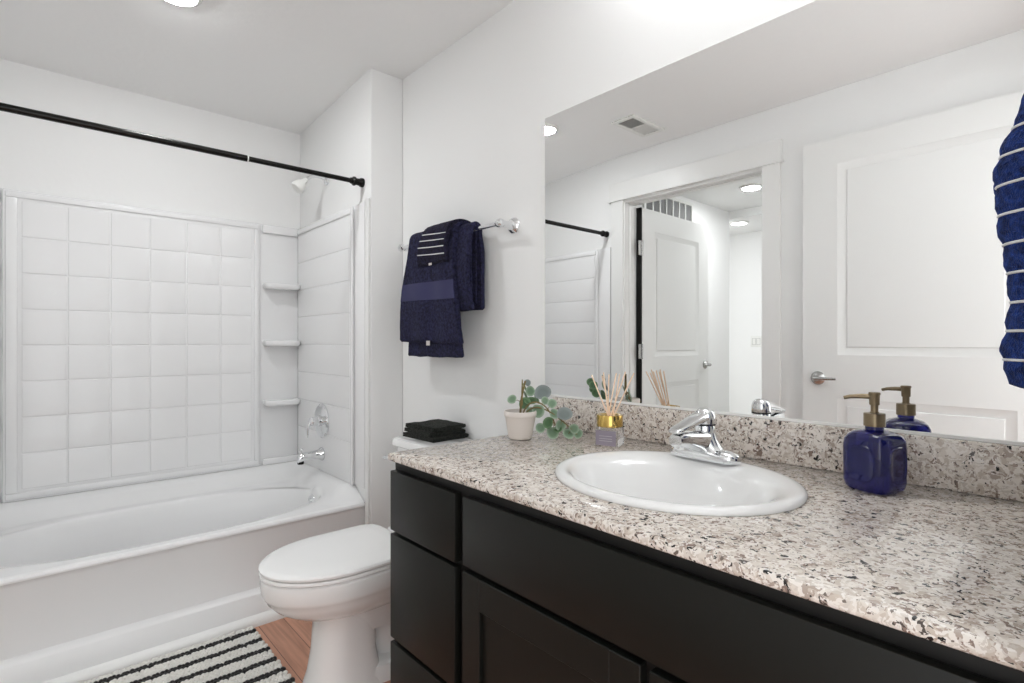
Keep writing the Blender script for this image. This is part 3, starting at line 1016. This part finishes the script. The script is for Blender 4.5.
def drape(bm, y0, y1, r, zf, zb, thick, seed, bulge=.012, flare=.0, lean=0.0, wav=.004, ny=36, xoff=0.0, backx=None, zjit=.004, slope=0.0):
    """cloth folded over the bar: closed cross-section lofted along y"""
    path = []
    n1, n2, n3 = 26, 12, 22
    for i in range(n1):
        t = i / n1
        path.append((-r, zf + (BZ - zf) * t, 'f', t))
    for i in range(n2 + 1):
        a = PI - PI * i / n2
        path.append((r * math.cos(a), BZ + min(r, .012 + r * .45) * math.sin(a), 't', 1))
    for i in range(1, n3 + 1):
        t = i / n3
        path.append((r if backx is None else r + (backx - r) * smoothstep(0, .3, t), BZ + (zb - BZ) * t, 'b', 1 - t))
    outer, inner = [], []
    for i, p in enumerate(path):
        a = path[max(i - 1, 0)]; b = path[min(i + 1, len(path) - 1)]
        d = Vector((b[0] - a[0], 0, b[1] - a[1])).normalized()
        nrm = Vector((-d.z, 0, d.x))
        outer.append((p[0] + nrm.x * thick / 2, p[1] + nrm.z * thick / 2, p[2], p[3]))
        inner.append((p[0] - nrm.x * thick / 2, p[1] - nrm.z * thick / 2, p[2], p[3]))
    # rounded hems
    hem0 = (path[0][0], path[0][1] - thick * .5, 'f', 0); hem1 = (path[-1][0], path[-1][1] - thick * .5, 'b', 0)
    sec = [hem0] + outer + [hem1] + list(reversed(inner))
    rings = []
    for j in range(ny + 1):
        s = j / ny
        k = 1.0
        edge = min(s, 1 - s) * ny
        squash = 1.0 if edge >= 1.0 else .45 + .55 * edge
        ring = []
        for (x, z, w, t) in sec:
            y = y0 + (y1 - y0) * s
            h = 1 - t if w == 'f' else 0
            y = y + (s - .35) * flare * h + lean * h
            dx = -bulge * math.sin(PI * min(1, t * 1.0)) * (1 if w == 'f' else 0)
            if w == 'f' or w == 't':
                dx += wav * noise.noise(Vector((seed, y * 9, z * 5))) + wav * .6 * math.sin(y * 38 + seed) * h
            zz = z + zjit * noise.noise(Vector((y * 14, seed * 3, 0))) * (1 if t < .04 else 0)
            zz += noise.noise(Vector((y * 60, z * 60, seed))) * .0008 + slope * (s - .5) * h
            xx = x + dx + noise.noise(Vector((y * 55, z * 55, seed + 5))) * .0012
            # thin the edge folds a little
            ring.append((BX + xoff + xx, y, zz))
        rings.append(ring)
    return loft(bm, rings)


# hand towel (right, underneath), bath towel (front) and striped washcloth (top)
bm = B()
drape(bm, 1.618, 1.78, .021, 1.265, 1.268, .017, 3.1, bulge=.020, flare=.012, backx=.034)
drape(bm, 1.630, 1.77, .0115, 1.285, 1.29, .006, 4.7, bulge=.004, flare=.01)
ht = tag(obj('hand_towel', bm, M['navy'], smooth=60), 'plain navy hand towel at the right end of the towels on the bar', 'towel', 'navy towels on the bar')

bt = thing('bath_towel', 'large navy bath towel with a flat woven band, folded over the towel bar', 'towel', (BX, 1.86, 1.08), 'navy towels on the bar')
bm = B()
V = drape(bm, 1.690, 2.010, .046, 1.140, 1.32, .020, 1.3, bulge=.014, flare=.105, lean=.0, backx=.054, slope=.012, wav=.007)
drape(bm, 1.690, 1.985, .034, 1.080, 1.32, .010, 2.2, bulge=.006, flare=.09, backx=.040)
obj('towel_folds', bm, M['navy'], bt, 60)
bm = B()
# band: a thin strip following the front face of the outer fold
rings = []
for j in range(37):
    s = j / 36
    ring = []
    for z in [1.306 + i * .072 / 8 for i in range(9)]:
        t = (z - 1.140) / (BZ - 1.140)
        h = 1 - t
        y = 1.690 + .320 * s + (s - .35) * .105 * h
        x = BX - .046 - .010 - .014 * math.sin(PI * t) + .007 * noise.noise(Vector((1.3, y * 9, z * 5))) + .007 * .6 * math.sin(y * 38 + 1.3) * h
        ring.append((x - .0015, y, z + .012 * (s - .5) * h))
    rings.append([(x, y, z) for x, y, z in ring] + [(x + .004, y, z) for x, y, z in reversed(ring)])
loft(bm, rings)
tag(obj('woven_band', bm, M['band'], bt, 60), 'flat woven navy band')
bm = B(); box(bm, BX - .060, BX - .0585, 1.846, 1.872, 1.122, 1.141); tag(obj('care_tag', bm, M['tag'], bt), 'pale care tag')

wc = thing('washcloth', 'small navy washcloth with thin white stripes hung over the bath towel', 'washcloth', (BX, 1.82, 1.44))
bm = B()
drape(bm, 1.700, 1.868, .0690, 1.452, 1.47, .019, 8.2, bulge=.012, flare=.035, lean=.012, ny=28, wav=.004, backx=.066)
obj('cloth', bm, M['dark_navy'], wc, 60)
for z in (1.482, 1.510, 1.537, 1.562):
    bm = B()
    pts = []
    for j in range(21):
        s = .02 + .96 * j / 20
        t = min(1.0, (z - 1.452) / (BZ - 1.452))
        h = 1 - t
        y = 1.700 + .168 * s + (s - .35) * .035 * h + .012 * h
        x = BX - .0690 - .0095 - .012 * math.sin(PI * t) + .004 * noise.noise(Vector((8.2, y * 9, z * 5))) + .004 * .6 * math.sin(y * 38 + 8.2) * h
        pts.append((x - .0006, y, z + .013 * (s - .5)))
    tube(bm, pts, .0021, 8)
    tag(obj('white_stripe', bm, M['white_yarn'], wc), 'thin white woven stripe')
bm = B(); box(bm, BX - .0815, BX - .0800, 1.800, 1.820, 1.441, 1.450); tag(obj('care_tag', bm, M['tag'], wc), 'pale care tag')

# ------------------------------------------------------------------ folded black cloths on the tank lid
def folded_cloth(x0, x1, y0, y1, z0, layers, th, seed, rot=0.0):
    """a flat folded cloth: layers joined by rounded folds along the -x and +x edges, one closed serpentine section"""
    bm = B()
    ny = 24
    cl = []
    for L in range(layers):
        z = z0 + th * (L + .5)
        n = 16
        xs = [x0 + th * .5 + (x1 - x0 - th) * i / n for i in range(n + 1)]
        if L % 2: xs.reverse()
        cl += [(x, z) for x in xs]
        if L < layers - 1:
            xe = xs[-1]; s = 1 if L % 2 == 0 else -1
            for i in range(1, 5):
                a = -PI / 2 + PI * i / 5
                cl.append((xe + s * th * .5 * math.cos(a), z + th * .5 + th * .5 * math.sin(a)))
    t2 = th * .46
    out, inn = [], []
    for i, p in enumerate(cl):
        a = cl[max(0, i - 1)]; b = cl[min(len(cl) - 1, i + 1)]
        d = Vector((b[0] - a[0], b[1] - a[1])).normalized()
        out.append((p[0] - d.y * t2, p[1] + d.x * t2)); inn.append((p[0] + d.y * t2, p[1] - d.x * t2))
    sec = out + list(reversed(inn))
    cx, cy = (x0 + x1) / 2, (y0 + y1) / 2
    m = Matrix.Translation((cx, cy, 0)) @ Matrix.Rotation(rot, 4, 'Z') @ Matrix.Translation((-cx, -cy, 0))
    rings = []
    for j in range(ny + 1):
        s = j / ny
        y = y0 + (y1 - y0) * s
        e = min(s, 1 - s)
        ring = []
        for (x, z) in sec:
            up = (z - z0) / (th * layers)
            zz = z + (.0035 * noise.noise(Vector((x * 22, y * 22, seed + round(up * layers)))) + .0012 * noise.noise(Vector((x * 120, y * 120, seed)))) * up
            zz -= up * .003 * smoothstep(.1, 0, e)
            yy = y + .005 * noise.noise(Vector((x * 14, z * 200, seed + s)))
            ring.append(m @ Vector((x, yy, max(zz, z0 + .0002))))
        rings.append(ring)
    loft(bm, rings)
    return bm


stack_group = 'black cloths on the toilet tank'
for x0, x1, y0, y1, z0, th, sd, rt, which in ((1.128, 1.306, 1.733, 1.940, .7508, .0100, 1.0, .05, 'at the bottom of'), (1.130, 1.300, 1.742, 1.938, .7712, .0086, 4.0, -.03, 'in the middle of'), (1.136, 1.300, 1.746, 1.934, .7890, .0092, 9.0, .06, 'on top of')):
    tag(obj('folded_cloth', folded_cloth(x0, x1, y0, y1, z0, 2, th, sd, rt), M['black_cloth'], smooth=60), 'folded black cloth ' + which + ' the stack on the toilet tank', 'washcloth', stack_group)

# ------------------------------------------------------------------ bath mat
bm = B()
MX0, MX1, MY0, MY1 = -.18, .640, 1.70, 2.262
pitch = .0815 / 6
ico = bmesh.new(); bmesh.ops.create_icosphere(ico, subdivisions=2, radius=1.0)
iv = [v.co.copy() for v in ico.verts]; fi = [[v.index for v in f.verts] for f in ico.faces]
ico.free()
row = 0
y = MY1 - pitch / 2
stripe = [0, 0, 1, 0, 0, 0]
while y > MY0:
    is_black = row % 6 in (2, 3)
    x = MX0 + pitch / 2 + (row % 2) * pitch * .4
    while x < MX1:
        px = x + random.uniform(-.003, .003); py = y + random.uniform(-.002, .002)
        rx, ry, rz = .0088 * random.uniform(.85, 1.15), (.0100 if is_black else .0082) * random.uniform(.85, 1.12), .0092 * random.uniform(.85, 1.15)
        vs = [bm.verts.new((px + c.x * rx, py + c.y * ry, .0115 + c.z * rz)) for c in iv]
        for f in fi:
            nf = bm.faces.new([vs[k] for k in f]); nf.material_index = 1 if is_black else 0
        x += pitch * .92
    y -= pitch; row += 1
bt_ = thing('bath_mat', 'white bath mat with black stripes on the floor beside the tub', 'bath mat', ((MX0 + MX1) / 2, (MY0 + MY1) / 2, 0))
obj('tufts', bm, [M['mat_white'], M['mat_black']], bt_, 80)
boxes('backing', M['mat_white'], bt_, (MX0, MX1, MY0, MY1, .0005, .008, .002, 1))

# ------------------------------------------------------------------ potted plant
PX, PY = 1.066, 1.160
pl = thing('potted_plant', 'small plant with round pale green leaves trailing from a whitish clay pot', 'plant', (PX, PY, CT))
bm = B()
lathe(bm, [(.030, CT + .0006), (.0335, CT + .003), (.036, CT + .012), (.0445, CT + .064), (.0455, CT + .066), (.0475, CT + .068), (.0482, CT + .078), (.0470, CT + .082), (.0440, CT + .082), (.0425, CT + .074), (.041, CT + .066), (.002, CT + .064)], (PX, PY, 0), n=40)
obj('pot', bm, M['pot'], pl, 40)
bm = B(); lathe(bm, [(.0412, CT + .0665), (.030, CT + .072), (.012, CT + .074), (.001, CT + .0745)], (PX, PY, 0), n=24); obj('soil', bm, M['soil'], pl, 60)
leaves = [(1.054, 1.181, .967, .0133, "g"), (1.083, 1.149, 1.015, .0106, "s"), (1.091, 1.141, .991, .0129, "g"), (1.114, 1.116, .985, .0205, "s"),
          (1.080, 1.153, .954, .0176, "d"), (1.091, 1.141, .960, .0176, "d"), (1.089, 1.143, .931, .0153, "g"), (1.106, 1.124, .936, .0176, "g"),
          (1.132, 1.096, .955, .0140, "g"), (1.157, 1.070, .923, .0204, "s"), (1.137, 1.091, .926, .0146, "g"), (1.127, 1.102, .899, .0146, "d"),
          (1.111, 1.120, .884, .0147, "g"), (1.135, 1.094, .871, .0170, "g"), (1.151, 1.077, .894, .0146, "g"), (1.166, 1.061, .868, .0146, "g"),
          (1.176, 1.050, .883, .0146, "g"), (1.185, 1.041, .868, .0134, "g"), (1.119, 1.111, .964, .0117, "g"), (1.145, 1.083, .882, .0117, "d"),
          (1.100, 1.175, .975, .014, "d"), (1.115, 1.165, .990, .015, "d"), (1.105, 1.185, 1.000, .013, "d"), (1.12, 1.15, .965, .016, "d")]
# stems: one upright, two trailing
bm = B()
tube(bm, bezier((PX, PY, CT + .07), (PX + .002, PY, .955), (PX + .004, PY - .002, .985), (1.079, 1.152, 1.022), 10), [.0032] * 6 + [.0026] * 5, 8)
tube(bm, [(1.0735, 1.160, .95), (1.0730, 1.160, .99), (1.0733, 1.159, 1.026)], [.0026, .0022, .0016], 8)
obj('stem', bm, M['stem'], pl, 60)
bm = B()
tube(bm, bezier((PX + .006, PY - .004, CT + .07), (1.085, 1.145, .985), (1.125, 1.102, .965), (1.137, 1.09, .90), 12), .0022, 8)
obj('stem', bm, M['stem'], pl, 60)
bm = B()
tube(bm, bezier((PX + .01, PY - .008, CT + .07), (1.10, 1.13, .975), (1.14, 1.085, .925), (1.185, 1.043, .866), 12), .0022, 8)
obj('stem', bm, M['stem'], pl, 60)
anchors = [bezier((PX, PY, CT + .07), (PX + .002, PY, .955), (PX + .004, PY - .002, .985), (1.079, 1.152, 1.022), 10),
           bezier((PX + .006, PY - .004, CT + .07), (1.085, 1.145, .985), (1.125, 1.102, .965), (1.137, 1.09, .90), 12),
           bezier((PX + .01, PY - .008, CT + .07), (1.10, 1.13, .975), (1.14, 1.085, .925), (1.185, 1.043, .866), 12)]
for k, (x, y_, z, r, kind) in enumerate(leaves):
    rnd = random.Random(k * 7 + 1)
    if k in (1, 2, 3, 4, 5, 20, 21, 22, 23):           # upper leaves lean back towards the mirror
        kk = 1.05
        x, y_, z = x * kk, y_ * kk, 1.138 + (z - 1.138) * kk
    r *= rnd.uniform(1.0, 1.25)
    c = Vector((x, y_, z))
    nrm = Vector((-.72 + rnd.uniform(-.35, .35), -.62 + rnd.uniform(-.35, .35), .35 + rnd.uniform(-.3, .45))).normalized()
    a = min((p for L in anchors for p in L), key=lambda p: (p - c).length)
    if k >= 20: nrm = Vector((.45 + rnd.uniform(-.2, .2), -.72, .4)).normalized()
    tip = (c - a); tip = tip - nrm * tip.dot(nrm)
    if tip.length < 1e-4: tip = Vector((0, 0, 1)).cross(nrm)
    tip.normalize()
    side = nrm.cross(tip)
    bm = B()
    lay = bm.verts.layers.float.new('edge')
    n = 20
    top, bot = [], []
    for rr_ in (0.0, .35, .7, .9, 1.0):
        for lst, off in ((top, .0005), (bot, -.0005)):
            ring = []
            for i in range(n):
                a_ = 2 * PI * i / n
                rad = r * rr_ * (1.0 + .08 * math.cos(a_) + .05 * math.sin(2 * a_ + k) + .03 * math.sin(3 * a_ + 2 * k) - (.10 if abs(a_ - PI) < .4 else 0))
                p = c + tip * rad * math.cos(a_) + side * rad * math.sin(a_) + nrm * (off + .22 * r * rr_ ** 2 * (1 if k % 2 else .5))
                v = bm.verts.new(p); v[lay] = rr_
                ring.append(v)
                if rr_ == 0.0: break
            lst.append(ring)
    for lst in (top, bot):
        for i in range(n):
            bm.faces.new((lst[0][0], lst[1][i], lst[1][(i + 1) % n]))
        for A, Bq in zip(lst[1:-1], lst[2:]):
            for i in range(n):
                bm.faces.new((A[i], Bq[i], Bq[(i + 1) % n], A[(i + 1) % n]))
    for i in range(n):
        bm.faces.new((top[-1][i], bot[-1][i], bot[-1][(i + 1) % n], top[-1][(i + 1) % n]))
    lf = obj('leaf', bm, M['leaf_' + kind], pl, 70)
    tag(lf, {'g': 'green leaf with a pale rim', 'd': 'dark green leaf', 's': 'silvery grey leaf'}[kind])
    d = (c - a)
    if .012 < d.length < .055:
        bm = B(); tube(bm, [a, a + d * .5 + Vector((0, 0, .002)), c - tip * r * .85 if d.length > r else c], .0010, 6)
        obj('leaf_stalk', bm, M['stem'], lf, 60)

# ------------------------------------------------------------------ reed diffuser
DX, DYc = 1.178, .920
rd = thing('reed_diffuser', 'square glass reed diffuser with gold collar and lilac label beside the sink', 'diffuser', (DX, DYc, CT))
rot = Matrix.Translation((DX, DYc, 0)) @ Matrix.Rotation(math.radians(199), 4, 'Z')
bm = B()


def dsec(h, r, z):
    return [rot @ Vector((x, y, z)) for x, y in rrect(h, h, r)]


loft(bm, [dsec(.030, .006, CT + .0006), dsec(.032, .007, CT + .003), dsec(.032, .007, CT + .047), dsec(.030, .010, CT + .051), dsec(.024, .0235, CT + .055), dsec(.018, .0178, CT + .058)])
obj('bottle', bm, M['clear_glass'], rd, 40)
bm = B()
lathe(bm, [(.0345, CT + .0535), (.0355, CT + .0545), (.0355, CT + .084), (.0345, CT + .0855), (.0235, CT + .0845), (.021, CT + .082), (.001, CT + .080)], (DX, DYc, 0), n=40)
obj('collar', bm, M['gold'], rd, 40)
bm = B(); box(bm, .0322, .0327, -.028, .028, CT + .005, CT + .045, mx=rot)
lb = obj('label', bm, M['label'], rd)
bm = B()
for z in (.030, .023, .017):
    box(bm, .0327, .03285, -.018, .018, CT + z, CT + z + .0012, mx=rot)
obj('label_print', bm, M['label_line'], lb)
tips = [(1.189, .993, 1.042), (1.205, .963, 1.050), (1.213, .950, 1.045), (1.224, .933, 1.049), (1.237, .911, 1.053), (1.249, .891, 1.050), (1.225, .922, 1.046), (1.205, .968, 1.040)]
for k, (x, y_, z) in enumerate(tips):
    a = 2 * PI * k / 8
    bm = B()
    p1 = Vector((x, y_, z)); p0 = Vector((DX + .007 * math.cos(a), DYc + .007 * math.sin(a), CT + .06))
    tube(bm, [p0, (p0 + p1) / 2, p1], .0019, 8)
    obj('reed', bm, M['reed'], rd, 60)

# ------------------------------------------------------------------ soap dispenser
SOX, SOY = 1.206, .307
so = thing('soap_dispenser', 'cobalt blue square glass soap bottle with antique brass pump on the counter', 'soap dispenser', (SOX, SOY, CT))
rot = Matrix.Translation((SOX, SOY, 0)) @ Matrix.Rotation(math.radians(163), 4, 'Z')


def ssec(h, r, z):
    return [rot @ Vector((x, y, z)) for x, y in rrect(h, h, r, 8)]


bm = B()
loft(bm, [ssec(.032, .014, CT + .0006), ssec(.0365, .016, CT + .003), ssec(.0408, .020, CT + .009), ssec(.0428, .021, CT + .019), ssec(.0432, .021, CT + .083), ssec(.0418, .021, CT + .097), ssec(.0375, .021, CT + .106), ssec(.031, .021, CT + .1115), ssec(.0215, .0205, CT + .1145), ssec(.0158, .0156, CT + .1165), ssec(.0152, .0150, CT + .126)])
# oval pressed panels on the faces
for q in range(4):
    m = rot @ Matrix.Rotation(q * PI / 2, 4, 'Z')
    rr = []
    for k_, d in ((1.0, .0427), (.97, .0442), (.90, .0444), (.84, .0435), (.5, .0433)):
        rr.append([m @ Vector((d, .026 * k_ * math.copysign(abs(math.cos(t)) ** .6, math.cos(t)), CT + .055 + .034 * k_ * math.copysign(abs(math.sin(t)) ** .6, math.sin(t)))) for t in [2 * PI * i / 36 for i in range(36)]])
    loft(bm, rr)
obj('bottle', bm, M['blue_glass'], so, 45)
bm = B(); lathe(bm, [(.0168, CT + .1225), (.0180, CT + .123), (.0180, CT + .146), (.0172, CT + .1475), (.008, CT + .148), (.0075, CT + .150)], (SOX, SOY, 0), n=36); obj('collar', bm, M['brass'], so, 40)
bm = B(); lathe(bm, [(.0065, CT + .146), (.0065, CT + .167)], (SOX, SOY, 0), n=24); pst = obj('pump_stem', bm, M['brass'], so, 40)
bm = B()
lathe(bm, [(.0075, CT + .163), (.0085, CT + .164), (.0090, CT + .182), (.0100, CT + .184), (.0100, CT + .186), (.0088, CT + .1875), (.001, CT + .188)], (SOX, SOY, 0), n=28)
tube(bm, [(SOX, SOY, CT + .179), (SOX - .006, SOY + .020, CT + .179), (SOX - .012, SOY + .038, CT + .1775), (SOX - .015, SOY + .048, CT + .1745)], [.0052, .0046, .0038, .0034], 14)
obj('pump_head', bm, M['brass'], so, 40)

# ------------------------------------------------------------------ striped hand towel on a ring by the entry
tr = thing('towel_ring', 'chrome towel ring on the entry wall at the near end of the counter', 'towel ring', (1.05, YF, 1.56))
bm = B(); lathe(bm, [(.026, YF + .0003), (.027, YF + .004), (.022, YF + .010), (.011, YF + .014), (.011, YF + .040), (.006, YF + .044)], (1.05, 0, 1.575), 'Y', 28); obj('mount', bm, M['chrome'], tr)
bm = B()
tube(bm, [(1.05 + .075 * math.sin(2 * PI * i / 40), YF + .036, 1.500 + .075 * math.cos(2 * PI * i / 40)) for i in range(41)], .005, 12); obj('ring', bm, M['chrome'], tr)

# outline of the hanging cloth: (z, front depth from the wall)
keys = [(1.074, .040), (1.078, .062), (1.100, .070), (1.126, .0745), (1.150, .070), (1.180, .066), (1.208, .066), (1.221, .068), (1.248, .070), (1.265, .074), (1.297, .079), (1.337, .082), (1.373, .086), (1.403, .077), (1.425, .066), (1.445, .057), (1.47, .050)]
sz = [1.1135, 1.152, 1.190, 1.229, 1.268, 1.308, 1.348, 1.388, 1.424]


def depth_at(z):
    for (a, da), (b, db) in zip(keys[:-1], keys[1:]):
        if a <= z <= b:
            t = (z - a) / (b - a)
            return da + (db - da) * t
    return keys[0][1] if z < keys[0][0] else keys[-1][1]


ht2 = thing('striped_hand_towel', 'royal blue hand towel with white stripes hanging at the right edge by the mirror', 'towel', (1.05, YF, 1.074))


def cloth_ring(z, grow=0.0):
    d = depth_at(z)
    puff = min(abs(z - q) for q in sz)
    d += .004 * min(1, puff / .012) - .003 + grow
    wx = .095 + .02 * smoothstep(1.45, 1.25, z) + grow
    out = []
    n = 56
    for i in range(n):
        a = 2 * PI * i / n
        c, s = math.cos(a), math.sin(a)
        x = 1.05 + wx * math.copysign(abs(c) ** .8, c)
        if s >= 0:
            fold = .006 * math.sin(c * 7 + .6 + z * 4) * smoothstep(0, .4, s)
            yv = YF + .014 + (d - .014) * abs(s) ** .75 + fold * (1 if grow == 0 else 1)
        else:
            yv = YF + .014 - .011 * abs(s)
        yv += .0022 * noise.noise(Vector((x * 40, z * 40, 3.0)))
        out.append((x, max(YF + .002, yv), z))
    return out


bm = B()
zz = 1.074
rings = [[(1.05 + (x - 1.05) * .9, YF + .012 + (y - YF - .012) * .7, z) for x, y, z in cloth_ring(1.074)]]
while zz < 1.455:
    rings.append(cloth_ring(zz + .002)); zz += .004
for t in [i / 10 for i in range(1, 11)]:           # gathers up into the ring
    z = 1.457 + t * .04
    rr0 = cloth_ring(1.455)
    k = 1 - .55 * t * t * (3 - 2 * t)
    rings.append([(1.05 + (x - 1.05) * k, YF + .036 + (y - YF - .036) * (1 - .35 * t), z) for x, y, _ in rr0])
loft(bm, rings)
obj('cloth', bm, M['blue'], ht2, 70)
for q in sz:
    bm = B()
    ring = cloth_ring(q, .0006)
    pts = [p for p in ring[:29]]
    tube(bm, pts, .0019, 8)
    tag(obj('white_stripe', bm, M['white_yarn'], ht2, 60), 'white corded stripe')
